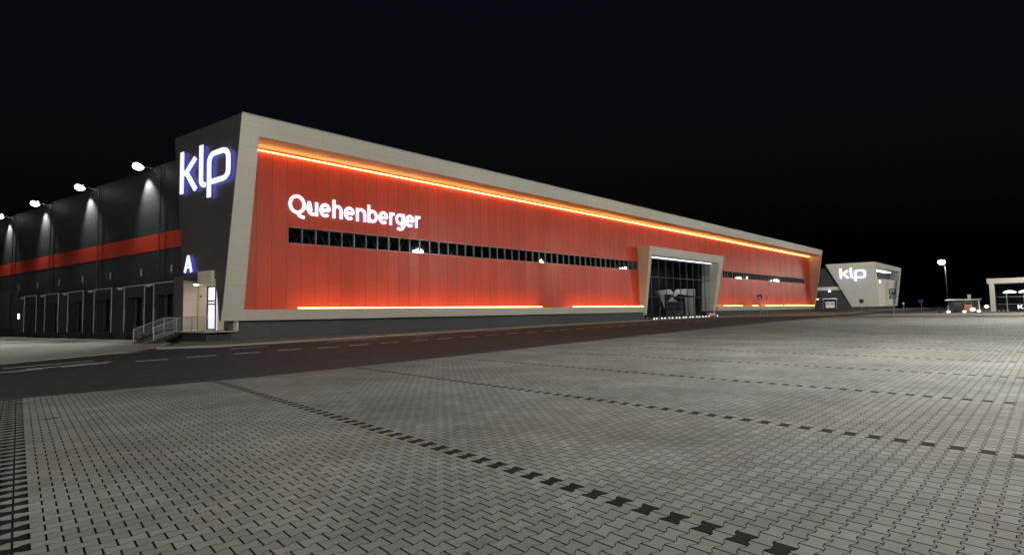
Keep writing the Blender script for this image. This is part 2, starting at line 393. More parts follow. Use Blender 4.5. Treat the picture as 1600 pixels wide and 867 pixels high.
tm.build('roof_truss', 'truss', hall)
light('interior_light', 'AREA', (27, 47.4, 11.5), 12, (.8, .9, 1), hall, (27, 47, 8), shape='RECTANGLE', size=16, size_y=3)  # added fill that brings out the trusses, no fitting modelled
# warm light lines
def strip(x0, x1, y, z, name='led_strip', mat='led', h=.075):
    s = MB(); s.box(x0, x1, y - .05, y, z - h / 2, z + h / 2); return s.build(name, mat, hall)
strip(15.9, 164.4, YW - .12, 15.02, h=.055)
for a, b in ((19.9, 50.2), (56.4, 73.9), (103.8, 112.9), (118.6, 121.6), (126.2, 137.6), (139.1, 163.3)):
    z = lerp(2.37, 1.73, (a - 20) / 141); z2 = lerp(2.37, 1.73, (b - 20) / 141)
    s = MB(); s.prism([(a, 43.15, z - .035), (b, 43.15, z2 - .035), (b, 43.15, z2 + .035), (a, 43.15, z + .035)], (0, .06, 0)); s.build('led_strip', 'led', hall)
# solid body behind (roof, dock-side wall)
a0 = B(1.5, 0, -1.3); a1 = B(110, 0, -1.3)
m = MB(); m.prism([(a0.x, a0.y, -.9), (a1.x, a1.y, -.9), (a1.x, a1.y, 15.35), (a0.x, a0.y, 15.35)], NL * .3)
m.build('dock_side_wall', 'dockwall', hall)
m = MB(); m.prism([(a0.x + .1, 44.6, 15.4), (165.8, 44.6, 15.4), (165.8, a1.y, 15.4), (a1.x, a1.y, 15.4)], (0, 0, .15)); m.box(165.4, 165.8, 44.6, a1.y, -.5, 15.39); m.build('roof', 'dark', hall)
m = MB(); q0 = B(6.6, 0, -1.3); q1 = B(110, 0, -1.3)
m.prism([q0 + V((0, 0, 7.85)), q1 + V((0, 0, 7.85)), q1 + V((0, 0, 9.33)), q0 + V((0, 0, 9.33))], -NL * .02); m.build('red_stripe', 'stripe', hall)
for s_ in (14.9, 28.1, 41.4, 54.6, 67.8):   # rain downpipes
    d = MB(); d.cyl(B(s_ - 2.6, -.4, -1.12), B(s_ - 2.6, 15.2, -1.12), .06, n=8); d.build('downpipe', 'dark', hall)
# end face with the tall sign: slanted prow
e = MB(); poly = [(-2.46, ZT), (7.4, ZT), (5.62, 4.75), (.8, 4.6), (.22, 1.47), (.0, 1.47)]
e.prism([B(s, z) for s, z in poly], NL * .05); e.build('end_panel', 'frame_end', hall)
e = MB(); e.prism([B(s, z, -.05) for s, z in [(1.5, ZT - .01), (7.37, ZT - .01), (5.6, 4.8), (1.5, 4.8)]], NL * 1.4); e.build('end_return', 'dark', hall)
# lobby niche by the dock stairs
n_ = MB()
n_.prism([B(s, z, -1.15) for s, z in [(-.1, .7), (5.55, .7), (5.55, 4.74), (-.1, 4.74)]], NL * .12)
n_.prism([B(5.55, .7, -.02), B(5.55, 4.74, -.02), B(5.55, 4.74, -1.1), B(5.55, .7, -1.1)], DL * .1)
lobby = n_.build('lobby_wall', 'lightpanel', hall)
c_ = MB(); c_.prism([B(s, z, .25) for s, z in [(.95, 4.2), (2.9, 4.2), (2.9, 5.25), (.95, 5.25)]], NL * 1.38); c_.build('door_canopy', 'lightpanel', hall)
d_ = MB(); d_.prism([B(s, z, -1.1) for s, z in [(2.65, .78), (3.9, .78), (3.9, 4.15), (2.65, 4.15)]], NL * .04); door = d_.build('glass_door', 'litwin', hall)
d_ = MB()
for s in (2.65, 3.86): d_.prism([B(s, .78, -1.06), B(s + .12, .78, -1.06), B(s + .12, 4.2, -1.06), B(s, 4.2, -1.06)], -NL * .06)
for z in (.78, 2.75, 3.0, 4.1): d_.prism([B(2.771, z, -1.06), B(3.859, z, -1.06), B(3.859, z + .1, -1.06), B(2.771, z + .1, -1.06)], -NL * .06)
d_.build('door_frame', 'dark', door)
d_ = MB(); d_.bar(B(3.7, 1.6, -.96), B(3.7, 2.1, -.96), .03); d_.build('handle', 'steel', door)
d_ = MB(); d_.prism([B(s, z, -.02) for s, z in [(5.62, -.6), (7.2, -.6), (7.2, 5.1), (5.62, 5.1)]], NL * 1.25); d_.build('dock_corner_pier', 'frame_end', hall)
wl = thing('wall_lamp', 'small round wall lamp over the pale lobby door by the stairs', 'wall lamp', B(2.55, 4.05, .1))
d_ = MB(); d_.dome(B(2.9, 4.30, .35), .2, -.13); d_.build('lamp_glass', 'lens', wl, smooth=True)
d_ = MB(); d_.cyl(B(2.9, 4.30, .35), B(2.9, 4.36, .35), .24); d_.build('lamp_base', 'dark', wl)
light('lamp_light', 'SPOT', B(2.9, 4.14, .35), 150, (1, .9, .72), wl, B(3.4, 2.6, -1.15), spot_size=2.6, spot_blend=.6, shadow_soft_size=.12)
d_ = MB(); d_.cyl(B(5.0, 3.45, -1.14), B(5.0, 3.45, -1.02), .07); o = d_.build('wall_sensor', 'dark', hall)

# ------------------------------------------------------------------ entrance portal
def PY(z): return lerp(43.5, 42.06, (z - 1.2) / 10.15)
pm = MB(); yb = 45.6
pm.hexa([V((74.6, PY(.8), .8)), V((75.5, PY(.8), .8)), V((75.45, PY(10), 10)), V((74.6, PY(10), 10))], [V((74.6, yb, .8)), V((75.5, yb, .8)), V((75.45, yb, 10)), V((74.6, yb, 10))])
pm.hexa([V((74.6, PY(10), 10)), V((102.0, PY(10), 10)), V((102.2, PY(11.35), 11.35)), V((74.6, PY(11.35), 11.35))], [V((74.6, yb, 10)), V((102.0, yb, 10)), V((102.2, yb, 11.35)), V((74.6, yb, 11.35))])
pm.hexa([V((99.4, PY(1.05), 1.05)), V((100.75, PY(1.05), 1.05)), V((102.0, PY(10), 10)), V((100.2, PY(10), 10))], [V((99.4, yb, 1.05)), V((100.75, yb, 1.05)), V((102.0, yb, 10)), V((100.2, yb, 10))])
portal = pm.build('entrance_portal', 'frame', hall)
g = MB(); g.prism([(75.5, 44.0, .03), (99.3, 44.0, .03), (100.15, 44.0, 9.8), (75.46, 44.0, 9.8)], (0, .03, 0)); gw = g.build('glazing', 'glass2', portal)
mm = MB()
for x in (77.9, 80.4, 82.85, 85.3, 87.8, 90.3, 92.7, 95.1, 97.5): mm.box(x - .06, x + .06, 43.9, 43.99, .03, 9.8)
for z in (6.8, 3.6, .1, 9.75): mm.box(75.52, 99.35 + (z - .4) * .085, 43.9, 43.985, z - .05, z + .05)
mm.build('mullion', 'dark', portal)
s = MB(); s.box(76, 99.9, 43.6, 43.72, 9.9, 9.97); s.build('light_line', 'ledw', portal)
s = MB(); s.box(75.3, 100, 51.5, 51.7, 0, 10.2); s.box(75.3, 100, 44.1, 51.5, 10.1, 10.3); s.box(75.2, 75.4, 44.1, 51.5, 0, 10.2); s.box(100.3, 100.5, 44.1, 51.5, 0, 10.2); s.box(75.3, 100, 44.1, 51.5, 0., .2); s.build('foyer_wall', 'black', portal)
# reflections in the entrance glazing, modelled as solid shapes behind it
k = thing('reception_kiosk', 'pale notched fascia and pillars of a kiosk behind the entrance glass', 'kiosk', (91, 47, .2))
s = MB(); pts = [(84.6, 4.75), (87.2, 4.95), (89.4, 5.1), (90.2, 4.55), (91.5, 4.5), (92.3, 5.15), (95, 5.25), (99, 5.3), (99, 3.9), (92.3, 4.35), (91.3, 3.9), (90.2, 3.95), (89.2, 4.25), (86.6, 4.1), (85, 4.2)]
s.prism([(x, 46.6, z) for x, z in pts], (0, .5, 0)); s.build('fascia', 'white', k)
s = MB(); s.prism([(85.6, 46.7, 4.1), (87.2, 46.7, 4.1), (87.2, 46.7, 1.7)], (0, .3, 0)); s.build('bracket', 'white', k)
for x in (95.6, 97.1, 98.3):
    s = MB(); s.hexa([V((x - .22, 46.5, .2)), V((x + .22, 46.5, .2)), V((x + .3, 46.5, 3.7)), V((x - .3, 46.5, 3.7))], [V((x - .22, 46.9, .2)), V((x + .22, 46.9, .2)), V((x + .3, 46.9, 3.7)), V((x - .3, 46.9, 3.7))]); s.build('pillar', 'white', k)
s = MB(); s.box(87.6, 94.6, 46.8, 47.9, .2, 2.9); s.build('cabinet', 'dark', k, .03)
s = MB()
for z in (1.1, 2., 2.75): s.box(87.7, 94.5, 46.74, 46.795, z, z + .06)
s.build('shelf', 'steel', k)
s = MB(); s.prism([(89, 46.75, 2.95), (92.2, 46.75, 2.95), (91, 46.75, 3.35), (90.2, 46.75, 3.75)], (0, .3, 0)); s.build('display', 'white', k)
s = MB(); s.box(91, 94, 46.72, 46.8, .5, .62); s.box(91.6, 94.3, 46.72, 46.8, .85, .97); s.bar((91, 46.7, .5), (94.2, 46.7, 1.1), .08); s.build('ladder_rack', 'steel', k)
light('kiosk_light', 'AREA', (92, 44.9, 8.3), 380, (.95, .97, 1), k, (92, 46.8, 3.5), shape='RECTANGLE', size=9, size_y=.5)  # added light that brightens the modelled reflection shapes

# row of small ground lights along the portal
xs = [74.5, 75.3, 76.9, 77.9, 79.3, 80.3, 81.7, 82.75, 84.1, 85.0, 86.4, 87.5, 89, 90, 91.35, 92.5, 93.8, 97.3]
proto = None
words = 'leftmost,second,third,fourth,fifth,sixth,seventh,eighth,ninth,tenth,eleventh,twelfth,thirteenth,fourteenth,fifteenth,sixteenth,seventeenth,rightmost'.split(',')
for i, x in enumerate(xs):
    lb = f'{words[i]}{"" if i in (0, 17) else " from left"} of the small white lights along the entrance kerb'
    if proto is None:
        proto = thing('ground_light', lb, 'ground light', (x, 41.75, .015), 'small white lights along the entrance kerb')
        s = MB(); s.cyl((x, 41.75, .015), (x, 41.75, .16), .1); s.build('base', 'dark', proto)
        s = MB(); s.dome((x, 41.75, .165), .085, .12, 10, 4); s.build('lens', 'dotlens', proto, smooth=True)
    else:
        c = copy_tree(proto); c.location.x = x; c['label'] = lb
# small striped barrier at the right foot of the portal
bt = thing('barrier', 'low red and white barrier by the right foot of the entrance portal', 'barrier', (96.5, 42.6, .015))
s = MB(); s.box(94.6, 98.4, 42.5, 42.56, .55, .85); s.build('red_board', 'redpaint', bt)
s = MB(); s.box(95.4, 98, 42.42, 42.48, .3, .5); s.box(95.6, 96.5, 42.40, 42.49, .55, .72); s.box(97.2, 97.7, 42.40, 42.49, .5, .8); s.build('white_board', 'signwhite', bt)
for x in (95, 97.9):
    s = MB(); s.box(x - .05, x + .05, 42.57, 42.65, .015, .9); s.build('leg', 'steel', bt)

# ------------------------------------------------------------------ docks
def dock(s0, s1, zt):
    """one loading dock: part of the hall, with its own sub-parts"""
    b = MB(); a_ = -.35
    b.prism([B(s0, .55, a_), B(s0 + .5, .55, a_), B(s0 + .5, zt, a_), B(s0, zt, a_)], NL * .93)
    b.prism([B(s1 - .5, .55, a_), B(s1, .55, a_), B(s1, zt, a_), B(s1 - .5, zt, a_)], NL * .93)
    b.prism([B(s0 + .5, zt - 1., a_), B(s1 - .5, zt - 1., a_), B(s1 - .5, zt, a_), B(s0 + .5, zt, a_)], NL * .93)
    d = b.build('loading_dock', 'rubber', hall)
    b = MB()
    for s in (s0, s1): b.bar(B(s, .55, a_ + .03), B(s, zt, a_ + .03), .06, .06)
    b.bar(B(s0 - .03, zt + .03, a_ + .03), B(s1 + .03, zt + .03, a_ + .03), .07, .07); b.build('edge_trim', 'white', d)
    b = MB(); b.prism([B(s0 + .5, .75, -1.22), B(s1 - .5, .75, -1.22), B(s1 - .5, zt - 1, -1.22), B(s0 + .5, zt - 1, -1.22)], NL * .06); b.build('door', 'dark', d)
    for s in (s0 + .62, s1 - 1.15):
        b = MB(); b.prism([B(s, .8, -.9), B(s + .5, .8, -.9), B(s + .5, zt - 1.02, -.9), B(s, zt - 1.02, -.9)], NL * .04); b.build('curtain_flap', 'plinth', d)
    for s in (s0 + .08, s1 - .3):
        b = MB(); b.prism([B(s, 1.7, a_ + .01), B(s + .2, 1.7, a_ + .01), B(s + .2, 2.7, a_ + .01), B(s, 2.7, a_ + .01)], -NL * .02)
        b.build('guide_plate', 'mull', d)
    b = MB(); b.prism([B(s0 + .1, -.6, -.7), B(s1 - .1, -.6, -.7), B(s1 - .1, .5, -.7), B(s0 + .1, .5, -.7)], NL * .55); b.build('leveller_pit', 'plinth', d)
    for s in (s0 + .25, s1 - .6):
        b = MB(); b.prism([B(s, -.15, -.4), B(s + .4, -.15, -.4), B(s + .4, .45, -.4), B(s, .45, -.4)], NL * .3); b.build('bumper', 'rubber', d)
    b = MB(); pts = [B(s1 + .25 + 1.6 * t / 8, zt + .02 - .26 * math.sin(math.pi * t / 8), -.36) for t in range(9)]
    b.prism(pts[:9], NL * .05); b.build('gutter_apron', 'white', d)
ds = [(7.35, 11.3, 4.75)] + [(13.0 + 6.68 * i, 17. + 6.68 * i, 4.68) for i in range(5)]
for a in ds: dock(*a)
b = MB(); b.prism([B(44.6, .3, -.5), B(47.3, .3, -.5), B(47.3, 4.35, -.5), B(44.6, 4.35, -.5)], NL * .78); pd = b.build('personnel_door_box', 'plinth', hall)
b = MB(); b.bar(B(44.5, 4.4, -.45), B(47.4, 4.4, -.45), .08, .1); b.build('edge_trim', 'steel', pd)
b = MB(); b.prism([B(46.0, 2.1, -.48), B(46.5, 2.1, -.48), B(46.5, 2.7, -.48), B(46.0, 2.7, -.48)], -NL * .02); b.build('lit_panel', 'ledw', pd)
b = MB(); b.prism([B(49.5, .9, -1.27), B(62, .9, -1.27), B(62, 5.75, -1.27), B(49.5, 5.75, -1.27)], -NL * .05); gd = b.build('sliding_gate_panel', 'plinth', hall)
b = MB(); b.prism([B(7.2, -.6, -1.1), B(60, -.6, -1.1), B(60, .56, -1.1), B(7.2, .56, -1.1)], NL * .2); b.build('dock_plinth', 'plinth', hall)
bx = [10.1, 15.8, 22.4, 29.2, 35.8, 42.6, 49.3]
pos = ['nearest the entrance letter', 'second from the entrance letter', 'third from the entrance letter', 'fourth from the entrance letter', 'fifth from the entrance letter', 'sixth from the entrance letter', 'farthest from the entrance letter']
proto = None
for i, s in enumerate(bx):
    lb = f'small grey number plate on the dark dock wall, {pos[i]}'
    if proto is None:
        proto = thing('dock_number_plate', lb, 'sign', B(s, 6, -1.3), 'number plates above the loading docks', math.atan2(DL.y, DL.x))
        b = MB(); b.prism([B(s - .22, 5.62, -1.22), B(s + .22, 5.62, -1.22), B(s + .22, 6.42, -1.22), B(s - .22, 6.42, -1.22)], -NL * .05); b.build('plate', 'mull', proto)
        b = MB(); b.prism([B(s - .1, 5.75, -1.165), B(s + .12, 5.75, -1.165), B(s + .12, 6.3, -1.165), B(s - .1, 6.3, -1.165)], -NL * .01); b.build('symbol', 'white', proto)
    else:
        c = copy_tree(proto); c.location = B(s, 6, -1.3); c['label'] = lb

# floodlights along the dock parapet
proto = None
ls = [14.0, 27.1, 40.1, 53.1, 66.5]
posw = ['nearest the tall sign block', 'second from the tall sign block', 'third from the tall sign block', 'at the left end of the picture', 'beyond the left edge of the picture']
for i, s in enumerate(ls):
    lb = f'bright white floodlight on the dark dock parapet, {posw[i]}'
    if proto is None:
        proto = thing('floodlight', lb, 'floodlight', B(s, 15.35, -1.3), 'floodlights along the dock parapet', math.atan2(DL.y, DL.x))
        b = MB(); b.bar(B(s - .4, 15.2, -1.25), B(s, 15.45, -.35), .07); b.bar(B(s - .4, 14.9, -1.28), B(s - .4, 15.4, -1.28), .14); b.build('arm', 'steel', proto)
        b = MB(); b.prism([B(s - .42, 15.58, .25), B(s + .42, 15.58, .25), B(s + .42, 15.22, -.45), B(s - .42, 15.22, -.45)], V((0, 0, .16))); b.build('housing', 'dark', proto)
        b = MB(); b.ball(B(s, 15.33, -.02), .46, .36); b.build('lens', 'lens', proto, smooth=True)
        light('beam', 'SPOT', B(s + 1.3, 14.95, -.5), 3200, (1., .99, .84), proto, B(s + .9, 12.6, -1.3), spot_size=1.5, spot_blend=.9, shadow_soft_size=.15)
        light('yard_beam', 'SPOT', B(s, 15.1, .35), 8500, (.97, 1., .92), proto, B(s - 4, 0, 15), spot_size=1.35, spot_blend=.6, shadow_soft_size=.2)
    else:
        c = copy_tree(proto); c.location = B(s, 15.35, -1.3); c['label'] = lb

# ------------------------------------------------------------------ platform, stairs, railings
st = thing('entrance_stairs', 'concrete landing and open steel stairs with bar railings beside the docks', 'stairs', B(4, 0, 1))
PA = 1.1
b = MB(); b.prism([B(s, .74, a) for s, a in [(-.2, PA), (6.2, PA), (6.2, -1.14), (-.2, -1.14)]], (0, 0, -.09)); b.build('landing', 'conc', st)
b = MB(); b.prism([B(s, .53, a) for s, a in [(.4, PA - .25), (6., PA - .25), (6., -1.1), (.4, -1.1)]], (0, 0, -1.1)); b.build('landing_base', 'rubber', st)
S0, S1, RUN, NS = 3.7, 6.15, 2.1, 6
for i in range(NS):
    a = PA + RUN * (i + .1) / NS; z = .74 - .80 * (i + 1) / (NS + .3)
    b = MB(); b.prism([B(S0, z, a), B(S1, z, a), B(S1, z, a + RUN / NS * .95), B(S0, z, a + RUN / NS * .95)], (0, 0, -.06)); b.build('tread', 'steel', st)
for s in (S0 - .04, S1 + .04):
    b = MB(); b.bar(B(s, .6, PA), B(s, -.12, PA + RUN), .06, .26); b.build('stringer', 'dark', st)
def rail(pts, name):
    b = MB(); n = 7
    for k in range(n):
        h = 1.05 - k * .135; t = .055 if k == 0 else .026
        for i in range(len(pts) - 1): b.bar(pts[i] + V((0, 0, h)), pts[i + 1] + V((0, 0, h)), t, t)
    r = b.build(name, 'rail', st)
    for q in pts:
        b = MB(); b.bar(q + V((0, 0, -.1)), q + V((0, 0, 1.05)), .05); b.build('post', 'rail', r)
rail([B(S1, .74, .2), B(S1, .74, PA), B(S1, -.06, PA + RUN)], 'railing')
rail([B(S0, .03, PA + RUN * .85), B(S0, .74, PA), B(1.9, .74, PA), B(.1, .74, PA)], 'railing')

# ------------------------------------------------------------------ letters made of strokes
def arc(cx, cy, rx, ry, a0, a1, n=14):
    return [(cx + rx * math.cos(math.radians(lerp(a0, a1, i / n))), cy + ry * math.sin(math.radians(lerp(a0, a1, i / n)))) for i in range(n + 1)]
def ribbon2(path, w):
    """closed outline of a constant width stroke"""
    L, R = [], []
    n = len(path)
    for i in range(n):
        p = V((*path[i], 0)); 
        d0 = (p - V((*path[i - 1], 0))).normalized() if i > 0 else None
        d1 = (V((*path[i + 1], 0)) - p).normalized() if i < n - 1 else None
        if d0 is None: d, k = d1, 1.
        elif d1 is None: d, k = d0, 1.
        else:
            d = (d0 + d1).normalized(); k = 1 / max(.45, d.dot(d1))
        nn = V((-d.y, d.x, 0)) * w / 2 * k
        L.append(p + nn); R.append(p - nn)
    return L, R
def stroke_mesh(strokes, w, mp, d0, d1):
    """strokes in letter space; mp maps (x, z, depth) to the world"""
    m = MB()
    for si, path in enumerate(strokes):
        ww = w
        if isinstance(path, tuple) and isinstance(path[0], (int, float)): ww, path = path
        L, R = ribbon2(path, ww); e = .003 * si
        for i in range(len(path) - 1):
            q = [L[i], L[i + 1], R[i + 1], R[i]]
            m.hexa([mp(c.x, c.y, d0 + e) for c in q], [mp(c.x, c.y, d1) for c in q])
    return m
W = .265
def glyph(ch, w, xh=1.2, cap=1.63):
    """strokes of one bold letter of width w, stroke centre lines"""
    h = W / 2; x0, x1 = h, w - h; cx = w / 2; r = cx - h; q = xh / 2; ry = q - h * .9
    if ch == 'Q': return [arc(cx, cap / 2, r, cap / 2 - h, 0, 360, 28), [(cx + .02, .1), (cx + .26, -.16), (w - .1, -.27)]]
    if ch == 'u': return [[(x0, xh), (x0, .45)] + arc(cx - .02, .45, r - .02, .45 - h, 180, 300, 9), [(x1, xh), (x1, 0)]]
    if ch == 'e': return [[(x0 + .05, q + .0), (x1, q + .0)], arc(cx, q, r, ry, 0, 312, 24)]
    if ch in 'hn':
        t = cap if ch == 'h' else xh
        return [[(x0, 0), (x0, t)], arc(cx - .02, xh - .5, r + .02, .5 - h * .9, 155, 0, 12) + [(x1, 0)]]
    if ch == 'b': return [[(x0, 0), (x0, cap)], arc(cx, q, r, ry, 150, -150, 20)]
    if ch == 'r': return [[(x0, 0), (x0, xh)], arc(w * .78, xh - .52, w * .78 - x0, .52 - h * .8, 160, 80, 8)]
    if ch == 'g': return [arc(cx, q + .06, r, ry - .06, 25, 335, 22), [(x1, xh), (x1, 0)] + arc(cx, .0, r, .33, 0, -140, 10)]
sign = thing('illuminated_lettering', 'long white illuminated name lettering on the red wall above the ribbon window', 'sign', (26, 44, 10.25))
word = [('Q', 19.46, 20.92), ('u', 21.1, 22.03), ('e', 22.17, 23.2), ('h', 23.38, 24.33), ('e', 24.48, 25.52), ('n', 25.68, 26.7), ('b', 26.87, 27.92), ('e', 28.04, 29.08), ('r', 29.24, 29.88), ('g', 29.92, 30.95), ('e', 31.06, 32.12), ('r', 32.24, 32.92)]
for ch, x0, x1 in word:
    def mp(x, z, d, x0=x0): return V((x0 + x, YW - d, 10.24 + z))
    o = stroke_mesh(glyph(ch, x1 - x0), W, mp, .15, .09).build('letter', 'letter', sign)
    stroke_mesh(glyph(ch, x1 - x0), W * .9, mp, .08, .05).build('letter_back', 'halo2', o)
def klp(origin_map, name, label, parent_loc, sw=.5):
    sg = thing(name, label, 'sign', parent_loc)
    K = [[(0, -.35), (0, 3.72)], [(.2, 1.55), (.72, 1.6), (2.12, 2.75)], [(.7, 1.62), (2.2, -.33)]]
    Lc = [[(3.0, 3.78), (3.0, .55)] + arc(3.65, .5, .65, .68, 180, 268, 6)]
    Pp = [[(4.2, -1.5), (4.2, 1.8)] + arc(4.9, 1.85, .7, .75, 175, 92, 6) + [(6.1, 2.62)] + arc(6.2, 1.85, .7, .75, 88, 2, 6) + [(6.9, .65)] + arc(6.2, .6, .7, .7, -2, -88, 6) + [(4.62, -.08)]]
    for st_ in (K, Lc, Pp):
        o = stroke_mesh(st_, sw, origin_map, .22, .16).build('letter', 'letter', sg)
        stroke_mesh(st_, sw * .8, origin_map, .14, .10).build('letter_back', 'halo', o)
    return sg
# tall sign on the prow: letter space x 0..7 maps to s 5.75 .. -1.1, z base 11.75
def mpk(x, z, d): return B(5.72 - x * .985, 11.95 + z * .83 * (1 - .01 * x) + .02 * x, d)
klp(mpk, 'illuminated_logo', 'large blue haloed white three letter logo on the dark end block', B(2, 11, .2))
# small letter A over the lobby
def mpa(x, z, d): return B(5.15 - x, 5.32 + z, d)
sg = thing('entrance_letter', 'small illuminated white capital letter over the lobby door', 'sign', B(4.7, 5.3, 0))
A_ = [[(0.05, 0), (.55, 1.28)], [(1.05, 0), (.55, 1.28)], (.16, [(.25, .38), (.85, .38)])]
o = stroke_mesh(A_, .25, mpa, .17, .12).build('letter', 'letter', sg)
stroke_mesh(A_, .22, mpa, .11, .08).build('letter_back', 'halo', o)

# ------------------------------------------------------------------ far hall with its own prow
G0 = V((228., 39.5, 0))
far = thing('far_warehouse', 'distant pale angular hall end with three letter logo and glazed entrance', 'warehouse', (232, 44, 0))
def G(t, z, a=0.): return G0 + DL * t - NL * a + V((0, 0, z))
b = MB(); b.hexa([V((224.5, 39.5, 16.5)), V((228, 39.5, .9)), V((228, 39.5, .9)) + DL * 8.3, V((224.5, 39.5, 16.5)) + DL * 15.1], [V((227.5, 39.9, 16.5)), V((231, 39.9, .9)), V((231, 39.9, .9)) + DL * 8.3, V((227.5, 39.9, 16.5)) + DL * 15.1])
b.build('sign_wall', 'frame', far)
b = MB()
b.hexa([V((224.5, 39.49, 16.5)), V((276, 39.49, 16.5)), V((275, 39.49, 14.7)), V((224.9, 39.49, 14.7))], [V((227.5, 42, 16.5)), V((278, 42, 16.5)), V((278, 42, 14.7)), V((227.5, 42, 14.7))])
b.hexa([V((224.9, 39.49, 14.69)), V((226.3, 39.49, 14.69)), V((229.2, 39.49, .9)), V((228.0, 39.49, .9))], [V((226.5, 42, 14.69)), V((227, 42, 14.69)), V((230, 42, .9)), V((229.0, 42, .9))])
b.hexa([V((272, 39.49, 14.69)), V((275, 39.49, 14.69)), V((262, 39.49, .9)), V((258.5, 39.49, .9))], [V((276, 44, 14.69)), V((278, 44, 14.69)), V((270, 44, .9)), V((266, 44, .9))])
b.box(229, 262, 39.6, 42, .9, 1.6)
b.build('frame', 'frame', far)
b = MB(); b.prism([(226.5, 43.2, .9), (270, 43.2, .9), (277, 43.2, 14.8), (226.5, 43.2, 14.8)], (0, .05, 0)); b.build('glazing', 'glass2', far)
b = MB(); b.box(227.5, 271, 42.3, 42.6, 14.35, 14.65); b.build('light_line', 'ledw', far)
b = MB()
b.hexa([V((231, 38.8, 10.6)), V((238, 38.8, 10.7)), V((233.6, 38.8, .9)), V((230, 38.8, .9))], [V((231, 43, 10.6)), V((238, 43, 10.7)), V((233.6, 43, .9)), V((230, 43, .9))])
b.hexa([V((238.02, 38.9, 10.7)), V((256, 38.9, 10.7)), V((254, 38.9, 9.6)), V((238, 38.9, 9.6))], [V((238.02, 43, 10.7)), V((256, 43, 10.7)), V((254, 43, 9.6)), V((238, 43, 9.6))])
b.hexa([V((243, 38.9, 9.59)), V((254, 38.9, 9.59)), V((248, 38.9, .9)), V((241, 38.9, .9))], [V((243, 43, 9.59)), V((254, 43, 9.59)), V((248, 43, .9)), V((241, 43, .9))])
b.build('entrance_portal', 'white', far)
light('far_portal_light', 'AREA', (245, 39.0, 14.0), 900, (.85, .93, 1), far, (245, 42.5, 5), shape='RECTANGLE', size=30, size_y=.6)
b = MB(); b.cyl((227.6, 39.0, 9.6), (227.6, 38.9, 9.6), .5); b.build('round_lamp', 'ledw', far)
b = MB(); b.box(230, 276, 43.4, 60, -.6, 15.5); b.prism([G(4, -.6, -1.5), G(30, -.6, -1.5), G(30, 15.5, -1.5), G(4, 15.5, -1.5)], NL * 3); b.box(228.4, 262, 40, 43, -.6, .89); b.prism([G(0, -.6, -.6), G(8.5, -.6, -.6), G(8.5, .9, -.6), G(0, .9, -.6)], NL * 2); b.build('dark_body', 'dockwall', far)
b = MB(); b.prism([G(9, 7.2, -1.46), G(29, 7.2, -1.46), G(29, 8.45, -1.46), G(9, 8.45, -1.46)], NL * .05 * -1); b.build('pale_stripe', 'white', far)
gd = V((-.35, 0, 0))
def GQ(t, z, a): return G(t - 2.9, z, a)
b = MB(); b.bar(G(13.0, .3, -1.2), G(13.0, 4., -1.2), .35); b.bar(G(17.3, .3, -1.2), G(17.3, 4., -1.2), .35); b.bar(G(12.8, 4.05, -1.2), G(17.5, 4.05, -1.2), .35); fd = b.build('loading_dock', 'steel', far)
b = MB(); b.prism([G(13.2, .5, -1.4), G(17.1, .5, -1.4), G(17.1, 3.9, -1.4), G(13.2, 3.9, -1.4)], NL * -.03); b.build('opening', 'black', fd)
b = MB(); b.prism([G(13.7, .7, -1.3), G(16.6, .7, -1.3), G(16.6, 3.0, -1.3), G(13.7, 3.0, -1.3)], NL * -.06); dd = b.build('door', 'signwhite', fd)
for t in (14.1, 15.5):
    b = MB(); b.prism([G(t, 2.0, -1.22), G(t + .8, 2.0, -1.22), G(t + .8, 2.4, -1.22), G(t, 2.4, -1.22)], NL * -.02); b.build('window', 'black', dd)
b = MB(); b.ball(G(15.1, 6.8, -.9), .42, .33); o = b.build('round_wall_lamp', 'ledw', far)
def mpf(x, z, d): return V((224.5 + (16.5 - 12) * .224, 39.5, 0)) + DL * (10.6 - x * 1.05) - NL * (d * 1.3 + .35) + V((0, 0, 11.4 + z * .9))
klp(mpf, 'illuminated_logo', 'smaller white three letter logo on the distant pale hall end', (224, 47, 12), .66)

# ------------------------------------------------------------------ lamp posts
def lamp_post(x, y, h, label, head=(2.4, .9), lens='lensbig', energy=0, group=None, fill=0, aim=None, lh=1.1, fsize=1.7):
    r = thing('street_lamp', label, 'street lamp', (x, y, 0), group)
    b = MB(); b.cyl((x, y, -.3), (x, y, h), .11, .06); b.build('pole', 'dark', r, smooth=True)
    b = MB(); b.cyl((x, y, 0), (x, y, 1.1), .15, .15); b.build('pole_base', 'steel', r)
    b = MB(); b.box(x - head[0] / 2, x + head[0] / 2, y - .1, y + head[1], h, h + .16); b.build('lamp_head', 'dark', r, .03)
    b = MB(); b.ball((x, y + head[1] / 2, h - .32), head[0] / 2, lh / 2); b.build('lens', lens, r, smooth=True)  # ball oversized to imitate the bloom around the lamp
    if energy: light('lamp_light', 'SPOT', (x, y + head[1] / 2, h - .6), energy, (1., .98, .93), r, None, spot_size=2.95, spot_blend=.35, shadow_soft_size=.7)
    if fill: light('flood_light', 'SPOT', (x, y + head[1], h - .4), fill, (1., .975, .91), r, aim or (x + 4, 44.5, 8), spot_size=fsize, spot_blend=.8, shadow_soft_size=.8)  # added spot on the mast that brightens the hall fronts
    return r
ord_ = ['first', 'second', 'third', 'fourth', 'fifth', 'sixth', 'seventh', 'eighth', 'ninth']
for i, x in enumerate((-22, 22, 66.6, 105.6, 146, 239, 283)):
    lamp_post(x, -3, 14.6, f'tall plaza lamp outside the picture, {ord_[i]} of its row, mirrored in the hall', energy=(1500, 1300, 7500, 11500, 12500, 15000, 9000)[i], fill=(11000, 19000, 24500, 25000, 33000, 60000, 60000)[i], aim=(20, 44, 8) if i == 0 else None, group='tall plaza lamps along the hall')
